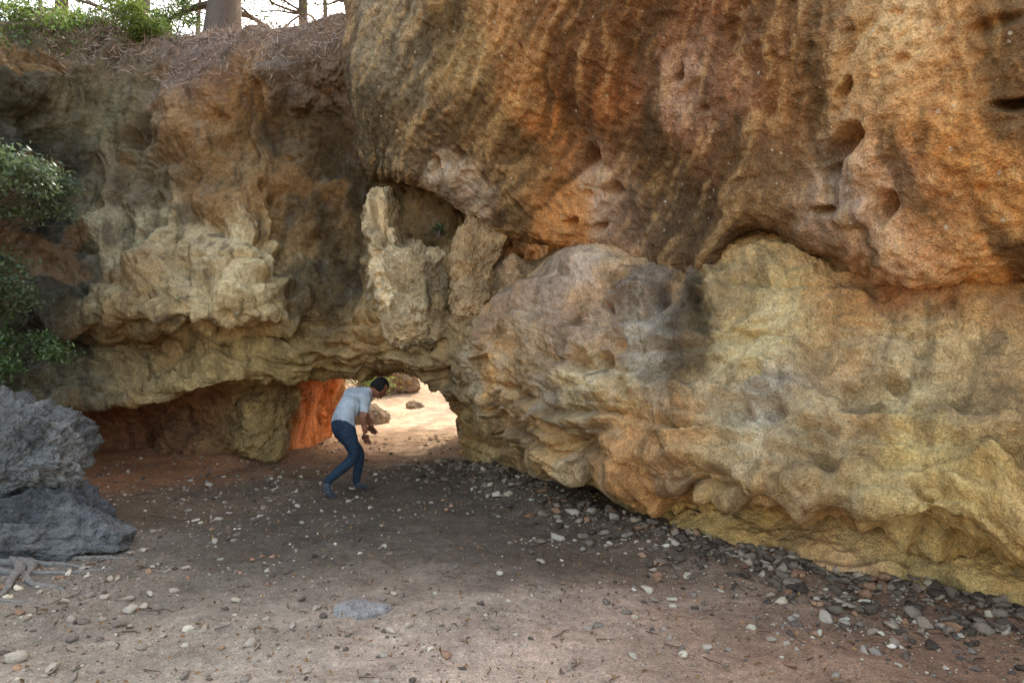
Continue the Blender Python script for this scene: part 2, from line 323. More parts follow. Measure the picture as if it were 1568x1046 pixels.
pts=[((600,80),(125,110,84)),((570,200),(98,85,62)),((630,200),(112,92,63)),((700,100),(152,124,80)),((700,200),(128,100,64)),((690,280),(180,160,135)),((780,120),(162,118,70)),((800,250),(115,90,56)),((780,300),(112,88,57)),((850,60),(122,84,48)),((850,230),(192,125,64)),((850,320),(195,134,74)),((920,150),(150,94,50)),((950,60),(98,70,42)),((930,240),(128,90,54)),((920,290),(195,168,142)),((980,230),(84,66,41)),((1000,330),(78,62,43)),((1040,380),(93,72,48)),((960,340),(128,100,74)),((1040,60),(136,86,47)),((1038,135),(215,190,165)),((1040,190),(135,88,50)),((1000,120),(128,83,48)),((1085,140),(128,83,48)),((1120,240),(96,70,42)),((1140,30),(105,76,47)),((1200,160),(155,108,62)),((1230,60),(118,86,54)),((1180,290),(110,84,54)),((1250,250),(130,98,60)),((1345,60),(212,178,128)),((1330,130),(178,136,82)),((1310,290),(195,174,152)),((1330,370),(168,125,84)),((1420,200),(190,130,68)),((1450,60),(175,126,72)),((1430,330),(182,126,68)),((1520,120),(155,111,63)),((1500,260),(180,125,64)),((1540,340),(168,121,70)),((1560,30),(115,86,52))]
an=pixel_anchors(P,[p[0] for p in pts]); cB=paint(P,an,[p[1] for p in pts],.20,.12)
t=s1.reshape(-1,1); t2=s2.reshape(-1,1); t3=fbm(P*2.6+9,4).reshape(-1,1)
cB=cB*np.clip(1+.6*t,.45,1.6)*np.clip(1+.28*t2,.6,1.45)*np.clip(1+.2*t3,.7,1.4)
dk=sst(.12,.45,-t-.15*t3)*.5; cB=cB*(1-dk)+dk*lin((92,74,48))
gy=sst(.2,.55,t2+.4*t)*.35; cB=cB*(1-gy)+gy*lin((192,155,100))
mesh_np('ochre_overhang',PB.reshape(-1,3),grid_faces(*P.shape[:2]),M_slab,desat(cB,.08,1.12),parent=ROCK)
# ---- C lower right rock
P,cu,cv=loft(C,.013,.011)
n=gridnormals(P)
if n[len(cu)//2,np.searchsorted(cv,4)][1]>0: n=-n
wv=np.stack([fbm(P*1.3+9,2),fbm(P*1.3+19,2),fbm(P*1.3+29,2)],-1)*.22
Q=P+wv
base=sst(8.4,9.6,cv)[None,:]; top=sst(.6,2.0,cv)[None,:]
d=.11*fbm(P*.9+13,3)
tl=Q[...,2]+.12*Q[...,0]; QT=np.stack([Q[...,0],Q[...,1],tl],-1)
b1=billow(QT*np.array([1.2,1.2,2.0]),1); b2=billow(QT*np.array([3.2,3.2,4.4])+4,2,.45)
d=d+(1-base*.75)*(.24*b1+.08*b2-.07)
F1,F2=worley(QT*np.array([2.2,2.2,3.0])+7)
d=d-(1-base*.7)*.14*np.exp(-(F1/.22)**2)
F1,F2=worley(QT*np.array([5.4,5.4,7.0])+17); msk=sst(-.05,.25,fbm(P*1.1+50,2))
d=d-(1-base)*msk*.085*np.exp(-(F1/.24)**2)
zz=P[...,2]+.15*fbm(P*1.2+40,3)+.10*P[...,0]
brk=sst(-.3,.2,fbm(P*np.array([1.3,1.3,2.6])+112,3))
lowr=(.45+.9*sst(3.2,5.2,cv))[None,:]
d=d+(1-base*.6)*lowr*(.25+.75*brk)*(strata(zz,2.7,.88)*.21+strata(zz+.21,7.0,.88)*.05-.12)
d=d+.028*billow(P*8+2,3)*(1-.5*base)+.014*fbm(P*22,3)
d=d*(.35+.65*top)
d=d+dents(P,n,[(870,545,.05,.10,-.22),(905,548,.08,.06,-.25),(910,465,.03,.05,-.2),(865,470,.04,.2,-.1),(1010,430,.05,.12,-.18),(1085,430,.05,.22,.10),(1060,470,.05,.2,-.16),(1110,620,.10,.10,-.14),(1150,560,.08,.18,.12),(1230,365,.16,.03,-.2,-.4),(1370,580,.04,.06,-.15),(1300,590,.06,.04,-.12),(1265,712,.05,.05,-.15),(1270,690,.12,.08,.08),(890,750,.25,.12,-.4),(1395,745,.02,.06,-.12),(1440,640,.25,.08,.08),(1200,560,.14,.3,.10),(1160,720,.3,.08,.1),(1000,690,.4,.07,.07),(960,430,.12,.2,.08),(790,470,.15,.12,.07)])
PC=P+n*d[...,None]
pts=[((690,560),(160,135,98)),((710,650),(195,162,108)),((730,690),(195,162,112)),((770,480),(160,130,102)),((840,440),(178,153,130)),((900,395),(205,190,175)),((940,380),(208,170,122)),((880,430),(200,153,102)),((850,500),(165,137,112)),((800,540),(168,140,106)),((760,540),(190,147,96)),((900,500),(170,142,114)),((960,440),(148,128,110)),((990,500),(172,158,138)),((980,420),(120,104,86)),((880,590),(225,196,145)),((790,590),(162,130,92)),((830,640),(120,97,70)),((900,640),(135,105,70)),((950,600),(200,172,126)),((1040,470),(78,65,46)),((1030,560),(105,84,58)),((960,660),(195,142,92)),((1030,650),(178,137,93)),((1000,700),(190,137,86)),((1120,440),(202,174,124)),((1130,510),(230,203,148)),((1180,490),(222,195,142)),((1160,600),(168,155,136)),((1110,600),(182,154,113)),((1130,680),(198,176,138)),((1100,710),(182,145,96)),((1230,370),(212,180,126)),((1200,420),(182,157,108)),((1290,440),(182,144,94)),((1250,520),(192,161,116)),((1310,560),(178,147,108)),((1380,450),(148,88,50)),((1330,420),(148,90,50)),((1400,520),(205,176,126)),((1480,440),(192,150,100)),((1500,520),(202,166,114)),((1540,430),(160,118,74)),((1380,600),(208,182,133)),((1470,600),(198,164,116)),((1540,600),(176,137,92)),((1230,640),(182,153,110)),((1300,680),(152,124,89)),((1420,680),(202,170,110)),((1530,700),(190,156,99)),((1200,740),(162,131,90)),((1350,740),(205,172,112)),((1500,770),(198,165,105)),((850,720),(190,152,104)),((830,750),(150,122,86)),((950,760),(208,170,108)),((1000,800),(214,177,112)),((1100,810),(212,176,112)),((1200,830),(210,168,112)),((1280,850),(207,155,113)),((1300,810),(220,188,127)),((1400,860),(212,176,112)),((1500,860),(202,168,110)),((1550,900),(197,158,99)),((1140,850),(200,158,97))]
an=pixel_anchors(P,[p[0] for p in pts]); cC=paint(P,an,[p[1] for p in pts],.155,.10)
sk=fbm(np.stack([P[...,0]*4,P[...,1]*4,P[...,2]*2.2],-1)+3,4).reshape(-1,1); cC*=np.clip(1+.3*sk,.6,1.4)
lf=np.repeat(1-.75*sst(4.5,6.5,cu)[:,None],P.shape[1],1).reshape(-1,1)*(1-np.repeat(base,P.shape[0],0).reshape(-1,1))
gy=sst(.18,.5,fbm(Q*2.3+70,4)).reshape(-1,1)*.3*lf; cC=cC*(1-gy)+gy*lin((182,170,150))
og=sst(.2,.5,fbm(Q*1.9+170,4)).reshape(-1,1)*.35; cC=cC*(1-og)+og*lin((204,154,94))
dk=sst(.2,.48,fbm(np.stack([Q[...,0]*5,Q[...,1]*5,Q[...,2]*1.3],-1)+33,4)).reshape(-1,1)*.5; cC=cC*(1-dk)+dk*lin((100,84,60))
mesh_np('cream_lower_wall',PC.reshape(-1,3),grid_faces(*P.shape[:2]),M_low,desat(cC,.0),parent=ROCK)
# ---- blocks
def boulder(name,c,h,rot,mat,colr,seed,amp=.12,e=4.0,res=150,parent=None,col2=None,taper=0,cuts=0,gain=1.15,lay=0):
    u=np.linspace(-1,1,res); faces=[];V=[];off=0
    a,b=np.meshgrid(u,u,indexing='ij'); one=np.ones_like(a)
    for k,(x,y,z) in enumerate([(a,b,one),(b,a,-one),(b,one,a),(a,-one,b),(one,a,b),(-one,b,a)]):
        p=np.stack([x,y,z],-1).reshape(-1,3); r=(np.abs(p)**e).sum(-1)**(1/e); p=p/r[:,None]
        V.append(p); faces.append(grid_faces(res,res)+off); off+=res*res
    V=np.concatenate(V)
    rr=np.random.RandomState(seed+500)
    for _ in range(cuts):
        nn=rr.normal(size=3); nn/=np.linalg.norm(nn); hh=.72+.3*rr.rand(); dd=V@nn; V=V-np.maximum(dd-hh,0)[:,None]*nn*.95
    nrm=V/np.linalg.norm(V,axis=1,keepdims=True)
    X=V*np.array(h); X[:,:2]*=(1-taper*V[:,2:3])
    q=X+seed*7.7
    dd=amp*(fbm(q*1.6,3)+(.9 if not cuts else .5)*billow(q*3.2,3)-.35)+.3*amp*fbm(q*9,4)+.12*amp*fbm(q*28,3)
    F1,F2=worley(q*3+2); dd-=amp*.5*np.exp(-(F1/.25)**2)
    if lay: dd+=lay*(strata(q[:,2]+.1*fbm(q*2,3)+.1*q[:,0],9.0)-.5)
    X=X+nrm*dd[:,None]
    R=np.array(Matrix.Rotation(rot[2],3,'Z')@Matrix.Rotation(rot[1],3,'Y')@Matrix.Rotation(rot[0],3,'X'))
    X=X@R.T+np.array(c)
    cc=np.tile(lin(colr)*gain,(len(X),1)); 
    if col2 is not None:
        t=sst(-.2,.3,fbm(q*np.array([2.6,2.6,.7]),4))[:,None]; cc=cc*(1-t)+t*lin(col2)*gain
    cc*=np.clip(1+.4*fbm(q*3,3),.6,1.5)[:,None]
    return mesh_np(name,X,np.concatenate(faces),mat,cc,parent=parent)
boulder('ledge_pillar_a',S(592,400,8.12),(.25,.35,.88),(.0,-.05,.15),M_low,(224,197,150),1,.15,3.2,150,ROCK,(140,118,84),.16,3)
boulder('ledge_block_b',S(640,452,8.0),(.40,.35,.66),(.0,-.04,.2),M_low,(122,105,78),2,.15,3.6,150,ROCK,(185,160,120),.04,3)
boulder('ledge_block_c',S(726,418,7.68),(.28,.38,.68),(.0,.08,-.1),M_low,(170,140,100),3,.14,3.0,140,ROCK,(112,96,72),.14,3)
boulder('ledge_block_e',S(800,445,7.7),(.44,.4,.34),(.0,.3,-.1),M_low,(126,104,76),5,.12,3,100,ROCK,(165,135,100),.1,4)
boulder('ledge_block_f',S(668,500,8.0),(.70,.4,.26),(.0,.06,-.1),M_low,(145,119,84),8,.13,3,130,ROCK,(180,150,108),.05,3)
boulder('recess_pillar',S(408,645,9.0),(.38,.45,.62),(.0,.22,.2),M_left,(165,132,84),12,.15,3,120,ROCK,(140,110,72),.05,3)
boulder('recess_shelf',S(330,675,9.3),(.75,.4,.34),(.0,.1,.0),M_left,(160,120,80),13,.12,3,110,ROCK,(140,100,70),.1,3)
boulder('tunnel_knob',S(466,625,11.0),(.34,.5,.7),(.0,.1,.2),M_slab,(205,125,65),14,.12,3,100,ROCK,(180,105,52),.1,3)
GB=empty('grey_boulder')
boulder('upper_block',(-4.14,5.5,.70),(.60,.6,.40),(.05,.16,.25),M_grey,(112,109,102),6,.14,3.6,180,GB,(142,137,127),.12,10,1.0,.02)
boulder('lower_block',(-3.78,5.3,.16),(.78,.62,.30),(.0,.05,.2),M_grey,(94,92,88),7,.10,4.5,180,GB,(118,115,108),.03,8,1.0,.045)
# ---------------------------------------------------------------- ground
wallbase=np.array([[-.65,12],[-.6,9.2],[-.3,8.3],[.32,7.0],[.85,6.1],[1.3,5.2],[1.65,4.85],[2.05,4.5],[2.5,4.2],[2.95,3.8],[3.5,3.2],[5,2.7]])
leftbase=np.array([[-5.6,3.9],[-5.9,6.2],[-6.1,8.1],[-5.5,9.0],[-4.6,9.2],[-3.5,9.1],[-3.1,9.8],[-3.0,11.2]])
def dist_poly(x,y,poly):
    d=np.full(x.shape,1e9)
    for a,b in zip(poly[:-1],poly[1:]):
        ab=b-a; t=np.clip(((x-a[0])*ab[0]+(y-a[1])*ab[1])/(ab@ab),0,1)
        d=np.minimum(d,np.hypot(x-a[0]-t*ab[0],y-a[1]-t*ab[1]))
    return d
def gh(x,y):
    x=np.asarray(x,float);y=np.asarray(y,float)
    p=np.stack([x,y,np.zeros_like(x)],-1)
    near=sst(60,20,np.hypot(x,y))
    z=(.035*fbm(p*.9,3)+.022*fbm(p*4,4))*near
    z=z+.13*sst(.7,.0,dist_poly(x,y,wallbase))*sst(9.5,8,y)+.16*sst(1.1,0,dist_poly(x,y,leftbase))*sst(10.5,9,y)
    z=z+.18*sst(-2.6,-4.6,x)*sst(8,5,y)
    far=sst(13,34,y); z=z+far*(2.4+.8*fbm(p*.12,3))
    z=z+sst(60,300,np.hypot(x,y))*8
    return z
gu=np.linspace(-1,1,900); ax=np.sinh(gu*5.2)/np.sinh(5.2)*400
ay=np.concatenate([ -np.geomspace(400,1.2,80), np.linspace(-1,2.4,40), np.linspace(2.42,14,760), np.geomspace(14.05,600,200)])
X,Y=np.meshgrid(ax,ay,indexing='ij'); Z=gh(X,Y)
GP=np.stack([X,Y,Z],-1)
gp=[((784,1010),(200,173,153)),((640,930),(170,149,131)),((1000,960),(175,144,122)),((1250,1010),(160,128,105)),((1500,1020),(148,113,90)),((1300,930),(104,82,66)),((400,1000),(168,152,136)),((150,980),(160,147,132)),((300,900),(120,108,95)),((450,830),(94,84,73)),((700,860),(102,90,78)),((600,760),(94,82,70)),((300,760),(110,94,78)),((220,735),(178,124,88)),((900,860),(98,83,69)),((500,700),(120,92,70)),((650,680),(150,130,110)),((640,640),(190,168,145)),((640,600),(180,160,138)),((0,900),(127,116,105))]  # shade towards the arch put into the dirt colour; pale trodden dust in front
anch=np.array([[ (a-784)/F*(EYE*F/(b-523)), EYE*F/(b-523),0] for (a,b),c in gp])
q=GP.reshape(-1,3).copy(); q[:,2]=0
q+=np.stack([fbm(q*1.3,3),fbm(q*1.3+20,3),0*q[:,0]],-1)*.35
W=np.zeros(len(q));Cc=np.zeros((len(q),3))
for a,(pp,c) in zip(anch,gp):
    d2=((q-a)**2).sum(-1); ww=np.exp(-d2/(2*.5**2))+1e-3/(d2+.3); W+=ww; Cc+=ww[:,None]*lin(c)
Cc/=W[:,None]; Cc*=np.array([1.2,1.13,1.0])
def ground_mat():
    m,nt,b,out=newmat('dirt'); at=N(nt,'ShaderNodeAttribute',attribute_name='Col'); pos=N(nt,'ShaderNodeNewGeometry').outputs['Position']
    n1=noise_node(nt,2.2,4,.7,0,pos); n2=noise_node(nt,17,4,.78,0,pos); n3=noise_node(nt,110,2,.8,0,pos)
    c=mixc(nt,at.outputs['Color'],ramp(nt,n1.outputs[0],[(.3,.68),(.7,1.3)]).outputs[0],.9,'MULTIPLY')
    c=mixc(nt,c,ramp(nt,n2.outputs[0],[(.28,.6),(.72,1.35)]).outputs[0],.8,'MULTIPLY')
    c=mixc(nt,c,ramp(nt,n3.outputs[0],[(.3,.55),(.7,1.4)]).outputs[0],.8,'MULTIPLY')
    vo=N(nt,'ShaderNodeTexVoronoi'); vo.inputs['Scale'].default_value=45; nt.links.new(pos,vo.inputs['Vector'])
    rv=ramp(nt,vo.outputs['Distance'],[(.2,1),(.32,0)])
    vc=ramp(nt,vo.outputs['Color'],[(.2,.5),(.9,1.8)])
    c=mixc(nt,c,mixc(nt,c,vc.outputs[0],1.0,'MULTIPLY'),rv.outputs[0])
    nt.links.new(c,b.inputs['Base Color'])
    h=math_(nt,'MULTIPLY_ADD',n3.outputs[0],.3,n2.outputs[0]); h=math_(nt,'MULTIPLY_ADD',rv.outputs[0],.12,h)
    b1=N(nt,'ShaderNodeBump'); b1.inputs['Strength'].default_value=.9; b1.inputs['Distance'].default_value=.035; nt.links.new(h,b1.inputs['Height'])
    nt.links.new(b1.outputs[0],b.inputs['Normal']); return m
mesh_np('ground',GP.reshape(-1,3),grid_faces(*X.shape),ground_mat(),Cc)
# ---------------------------------------------------------------- stones
def stone_templates(k,sub=2):
    T=[]
    for s in range(k):
        bm=bmesh.new(); bmesh.ops.create_icosphere(bm,subdivisions=sub,radius=1)
        v=np.array([x.co[:] for x in bm.verts]); f=np.array([[a.index for a in p.verts] for p in bm.faces]); bm.free()
        r=np.random.RandomState(100+s)
        for _ in range(11):
            nn=r.normal(size=3); nn/=np.linalg.norm(nn); h=.35+.4*r.rand(); dd=v@nn; v=v-np.maximum(dd-h,0)[:,None]*nn
        v*=np.array([1.2,.7+.4*r.rand(),.45+.4*r.rand()]); v+=.05*r.normal(size=v.shape)
        T.append((v,f))
    return T
TT=stone_templates(14)
def stones(name,xs,ys,ss,cols,sink=.25):
    V=[];Fc=[];Cl=[];off=0; zs=gh(xs,ys)
    for x,y,z,s,c in zip(xs,ys,zs,ss,cols):
        v,f=TT[rng.randint(len(TT))]; a=rng.rand()*6.28; ca,sa=math.cos(a),math.sin(a)
        vv=v*s; vv=np.stack([vv[:,0]*ca-vv[:,1]*sa,vv[:,0]*sa+vv[:,1]*ca,vv[:,2]],-1)+np.array([x,y,z+s*.45*(1-2*sink)])
        V.append(vv);Fc.append(f+off);off+=len(v);Cl.append(np.tile(c,(len(v),1)))
    return mesh_np(name,np.concatenate(V),np.concatenate(Fc),M_stone,np.concatenate(Cl),smooth=False)
xs=[];ys=[];ss=[];cs=[]
pal=[lin((180,158,135)),lin((142,124,106)),lin((208,188,158)),lin((104,89,76)),lin((165,125,96))]
n0=20000
x=rng.uniform(-5,4,n0*2); y=2.6+9*rng.rand(n0*2)**1.3
dw=dist_poly(x,y,wallbase); dl=dist_poly(x,y,leftbase)
prob=.32+.7*sst(1.3,.1,dw)+.45*sst(-.6,-3,x)+.2*sst(1.5,.4,dl)
prob=prob*np.clip(.8+1.2*fbm(np.stack([x,y,0*x],-1)*.9,2),.15,1.6)
keep=rng.rand(len(x))<prob*.75
x=x[keep];y=y[keep];dw=dw[keep]
s=.004+.0075*rng.pareto(2.1,len(x)).clip(0,4)
for i in range(len(x)):
    xs.append(x[i]);ys.append(y[i]);ss.append(s[i]);cs.append(pal[rng.choice(5,p=[.25,.28,.19,.18,.1])]*rng.uniform(.7,1.25))
for k in range(3600):
    i=rng.randint(1,len(wallbase)-2); t=rng.rand(); p=wallbase[i]*(1-t)+wallbase[i+1]*t
    if rng.rand()>.35+.9*abs(math.sin(p[0]*2.1+p[1]*1.3)): continue
    off=abs(rng.normal())*.32; dirn=wallbase[i+1]-wallbase[i]; nn=np.array([dirn[1],-dirn[0]]); nn/=np.linalg.norm(nn)
    if nn[0]>0: nn=-nn
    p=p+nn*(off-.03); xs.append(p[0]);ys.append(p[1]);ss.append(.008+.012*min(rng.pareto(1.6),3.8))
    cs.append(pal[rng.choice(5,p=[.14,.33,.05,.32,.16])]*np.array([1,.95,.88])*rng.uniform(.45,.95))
for (a,b,s_) in [(197,915,.05),(200,935,.055),(220,848,.05),(267,905,.045),(312,962,.04),(20,1012,.08),(80,1030,.06),(284,870,.04),(235,823,.04),(170,893,.035),(853,828,.08),(876,797,.10),(905,800,.07),(940,812,.08),(830,860,.05),(485,932,.04),(405,948,.03),(1265,950,.07),(990,905,.06),(1035,858,.06),(760,765,.07),(1540,985,.06),(100,925,.05),(130,880,.05),(380,985,.05),(330,830,.05),(320,745,.05),(345,770,.05),(600,975,.04)]:
    dd=EYE*F/(b-523); xs.append((a-784)/F*dd);ys.append(dd);ss.append(s_*.85);cs.append(lin((195,172,146))*rng.uniform(.75,1.1))
stones('gravel',np.array(xs),np.array(ys),np.array(ss),cs)
boulder('embedded_flat_stone',(-.88,4.05,.0),(.17,.12,.05),(.0,.05,.4),M_low,(170,158,146),9,.02,3,60,cuts=4,gain=1)
for k,(x_,y_,s_) in enumerate([(-2.9,13.5,.5),(-.9,17,.45),(-3.2,18,.9),(-1.9,21,.6),(-.2,14,.3),(-2.2,15.5,.25)]):
    boulder('sunlit_boulder',(x_,y_,float(gh(x_,y_))+.1*s_),(s_,s_*.8,s_*.55),(0,.1,k),M_left,(150,128,102),20+k,.1*s_*2,3,60,cuts=5,gain=1)
# ---------------------------------------------------------------- tubes, roots, trees
def tube(pts,rad,sides=8,seed=0,ns=.25):
    pts=np.array(pts,float); m=len(pts); T=np.gradient(pts,axis=0); T/=np.linalg.norm(T,axis=1,keepdims=True)+1e-9
    up=np.array([0.1,.2,1.0]); V=[]
    a=np.arange(sides)/sides*2*np.pi
    for i in range(m):
        s_=np.cross(T[i],up); 
        if np.linalg.norm(s_)<.1: s_=np.cross(T[i],[1,0,0])
        s_/=np.linalg.norm(s_); u=np.cross(s_,T[i]); r=rad[i]*(1+ns*np.sin(a*3+seed+i*.4)*.5)
        V.append(pts[i]+np.outer(np.cos(a)*r,s_)+np.outer(np.sin(a)*r,u))
    V=np.concatenate(V); i=np.arange(m*sides).reshape(m,sides); j=np.roll(i,-1,1)
    return V,np.stack([i[:-1],j[:-1],j[1:],i[1:]],-1).reshape(-1,4)
class Acc:
    def __init__(s): s.V=[];s.F=[];s.C=[];s.n=0
    def add(s,V,Fc,c):
        s.V.append(V);s.F.append(Fc+s.n);s.n+=len(V);c=np.array(c); s.C.append(np.tile(c,(len(V),1)) if c.ndim==1 else c)
    def out(s,name,mat,smooth=True,parent=None): return mesh_np(name,np.concatenate(s.V),np.concatenate(s.F),mat,np.concatenate(s.C),smooth,parent)
def leaves(acc,P0,size,base,var=.35,aspect=2.2,droop=0):
    n_=len(P0); u=rng.normal(size=(n_,3)); u[:,2]-=droop; u/=np.linalg.norm(u,axis=1,keepdims=True)
    w=rng.normal(size=(n_,3)); w-= (w*u).sum(1,keepdims=True)*u; w/=np.linalg.norm(w,axis=1,keepdims=True)
    s_=size*rng.uniform(.6,1.3,(n_,1)); nn=np.cross(u,w)
    a=P0; b=P0+u*s_*.5+w*s_*.5/aspect*1.0+nn*s_*.08; c=P0+u*s_; d_=P0+u*s_*.5-w*s_*.5/aspect+nn*s_*.08
    V=np.stack([a,b,c,d_],1).reshape(-1,3); Fc=np.arange(n_*4).reshape(n_,4)
    cc=np.array(base)*rng.uniform(1-var,1+var,(n_,1))*np.array([1,1,1])+rng.uniform(0,.02,(n_,1))*np.array([1,.8,0])
    acc.add(V,Fc,np.repeat(cc,4,axis=0))
def shrub(name,center,ext,nclump,nleaf,size,base,root,seed):
    e=empty(name); r=np.random.RandomState(seed); L=Acc();Bk=Acc()
    for k in range(nclump):
        v=r.normal(size=3); v/=np.linalg.norm(v); c=np.array(center)+v*np.array(ext)*r.uniform(.35,1)
        cr=np.mean(ext)*r.uniform(.18,.34)
        p=r.normal(size=(nleaf,3))*cr*.6*np.array([1,1,.7])+c
        leaves(L,p,size,np.array(base)*r.uniform(.65,1.5))
        q=[root]; q.append((np.array(root)+c)/2+r.normal(size=3)*.12*np.mean(ext)); q.append(c)
        tt=np.linspace(0,1,9)[:,None]; qq=(1-tt)**2*q[0]+2*tt*(1-tt)*q[1]+tt**2*q[2]
        V,Fc=tube(qq,np.linspace(.014,.003,9),5,k); Bk.add(V,Fc,lin((95,85,72)))
        for _ in range(5):
            e2=c+r.normal(size=3)*cr*.8; V,Fc=tube(np.array([qq[6],(qq[6]+e2)/2+r.normal(size=3)*.03,e2]),[.004,.003,.0015],4,k); Bk.add(V,Fc,lin((95,85,72)))
    L.out('foliage',M_leaf,False,e); Bk.out('branches',M_bark,True,e); return e
GRN=(.13,.195,.04); LG=(.12,.165,.075)
shrub('evergreen_shrub',S(25,280,6.2),(.56,.5,.34),30,170,.05,LG,S(-150,420,6.2),1)
shrub('evergreen_shrub',S(-20,430,6.2),(.42,.5,.3),20,150,.05,LG,S(-150,500,6.0),2)
shrub('evergreen_shrub',S(5,545,6.4),(.48,.4,.42),28,170,.045,(.09,.14,.045),S(-80,640,6.2),3)
shrub('rim_shrub',S(60,62,9.2),(1.1,.7,.48),38,220,.06,GRN,S(60,110,9.4),4)
shrub('rim_shrub',S(190,52,9.3),(.75,.6,.42),30,220,.055,(.16,.22,.04),S(190,95,9.4),5)
shrub('rim_shrub',S(-100,60,8.5),(1.2,.8,.6),26,200,.06,GRN,S(-90,120,8.6),6)
shrub('rim_shrub',S(265,35,10.5),(.6,.5,.4),16,160,.055,GRN,S(265,80,10.5),7)
shrub('ledge_plant',S(672,352,7.7),(.14,.1,.05),8,60,.03,(.06,.09,.03),S(672,364,7.7),8)
shrub('far_shrub',(-3.2,15.2,1.0),(.8,.8,.6),18,150,.07,GRN,(-3.2,15.2,.2),9)
shrub('far_shrub',(-.6,20,1.2),(1.2,1,.6),22,160,.09,GRN,(-.6,20,.6),10)
def tree(name,base,h,r0,seed,leafn=70,leafc=(.07,.11,.04),lean=(0,0),nb=26,lsize=.09):
    e=empty(name); r=np.random.RandomState(seed); Bk=Acc();L=Acc()
    t=np.linspace(0,1,16); tr=np.stack([base[0]+lean[0]*t+.12*np.sin(t*5+seed)*t*h*.2,base[1]+lean[1]*t+.1*np.cos(t*4+seed)*t,base[2]-.3+t*h],-1)
    rr=r0*(1-t*.85)*(1+.6*np.exp(-t*14)); V,Fc=tube(tr,rr,12,seed,.35); Bk.add(V,Fc,lin((105,92,80)))
    for k in range(nb):
        tt=r.uniform(.10,1); i=int(tt*15); p=tr[i]; az=r.rand()*6.28; ln=h*.38*(1.1-tt*.6)*r.uniform(.6,1.2)
        dv=np.array([math.cos(az),math.sin(az),r.uniform(-.05,.6)]); q=[p]
        for j in range(7): dv=dv+r.normal(size=3)*.2; q.append(q[-1]+dv/np.linalg.norm(dv)*ln/7)
        q=np.array(q); br=max(rr[i]*.3,.010); V,Fc=tube(q,np.linspace(br,.004,8),6,k); Bk.add(V,Fc,lin((100,88,76)))
        for j in range(2,8):
            for _ in range(2):
                d2=r.normal(size=3); d2/=np.linalg.norm(d2); e2=q[j]+d2*ln*.2*r.uniform(.5,1.3)
                m_=(q[j]+e2)/2+r.normal(size=3)*.04; V,Fc=tube(np.array([q[j],m_,e2]),[.006,.004,.002],4,k); Bk.add(V,Fc,lin((100,88,76)))
                if leafn: leaves(L,e2+r.normal(size=(leafn//2,3))*.13,lsize,np.array(leafc)*r.uniform(.6,1.5),aspect=5)
    Bk.out('trunk_and_limbs',M_bark,True,e)
    if L.n: L.out('needles',M_leaf,False,e)
    return e
def on_rim(x,y): return (x,y,rim_z(x,y))
tree('pine_tree',on_rim(-4.45,10.4),6.5,.24,1,34,lean=(.3,.2))
tree('pine_tree',on_rim(-2.35,10.6),6,.11,2,24,lean=(-.2,.2))
tree('pine_tree',on_rim(-3.5,11.6),6,.09,3,30,nb=34)
tree('pine_tree',on_rim(-6.9,12.8),7,.16,4,44)
tree('pine_tree',on_rim(-9.0,13.5),7,.18,5,44)
tree('pine_tree',on_rim(-10.5,12),7,.18,6,44)
for (x_,y_,k,h_) in [(-5.2,20,7,14),(-9.5,21,8,14),(-14,20,9,14),(-.7,18.2,11,9),(-3.0,24,12,14),(.6,19.5,13,10)]:
    tree('pine_tree',(x_,y_,float(gh(x_,y_))),h_,.17,k,30,nb=36,lsize=.15)
# roots
R=Acc()
for k in range(12):
    r=np.random.RandomState(40+k); p=np.array([-3.9+r.uniform(-.2,.4),5.0-r.rand()*1.0]); dv=np.array([r.uniform(.5,1),-r.uniform(.1,.9)]); q=[]
    for j in range(14):
        q.append([p[0],p[1],float(gh(p[0],p[1]))+.018-.02*(j/13)]); dv+=r.normal(size=2)*.25; dv/=np.linalg.norm(dv); p=p+dv*.09
    V,Fc=tube(q,np.linspace(.035+.02*r.rand(),.008,14),8,k,.5); R.add(V,Fc,lin((130,120,108)))
R.out('tree_roots',M_bark)
T=Acc()
for k in range(420):
    x_=rng.uniform(-4.5,3);y_=rng.uniform(2.8,8); a=rng.rand()*6.28; l=rng.uniform(.03,.13); z_=float(gh(x_,y_))+.006
    V,Fc=tube(np.array([[x_,y_,z_],[x_+math.cos(a)*l*.5,y_+math.sin(a)*l*.5,z_+.006],[x_+math.cos(a+.3)*l,y_+math.sin(a+.3)*l,z_]]),[.003,.003,.0015],4,k); T.add(V,Fc,lin((110,88,68))*rng.uniform(.4,1.5))
T.out('twigs',M_bark)
lx=rng.uniform(-4.5,4,5000); ly=2.7+7*rng.rand(5000)**1.2; L=Acc(); leaves(L,np.stack([lx,ly,gh(lx,ly)+.008],-1),.028,lin((135,98,65)),.5,aspect=2.0); L.out('leaf_litter',M_litter,False)
i0,i1=np.searchsorted(cvA,1.6),np.searchsorted(cvA,3.15); sel=PAgrid[np.searchsorted(cuA,2.5):np.searchsorted(cuA,10),i0:i1].reshape(-1,3)
idx=rng.randint(len(sel),size=16000); p=sel[idx]+rng.normal(size=(16000,3))*np.array([.04,.04,.012])
L=Acc(); leaves(L,p,.13,lin((165,142,124)),.5,aspect=14); L.out('pine_needle_litter',M_litter,False)
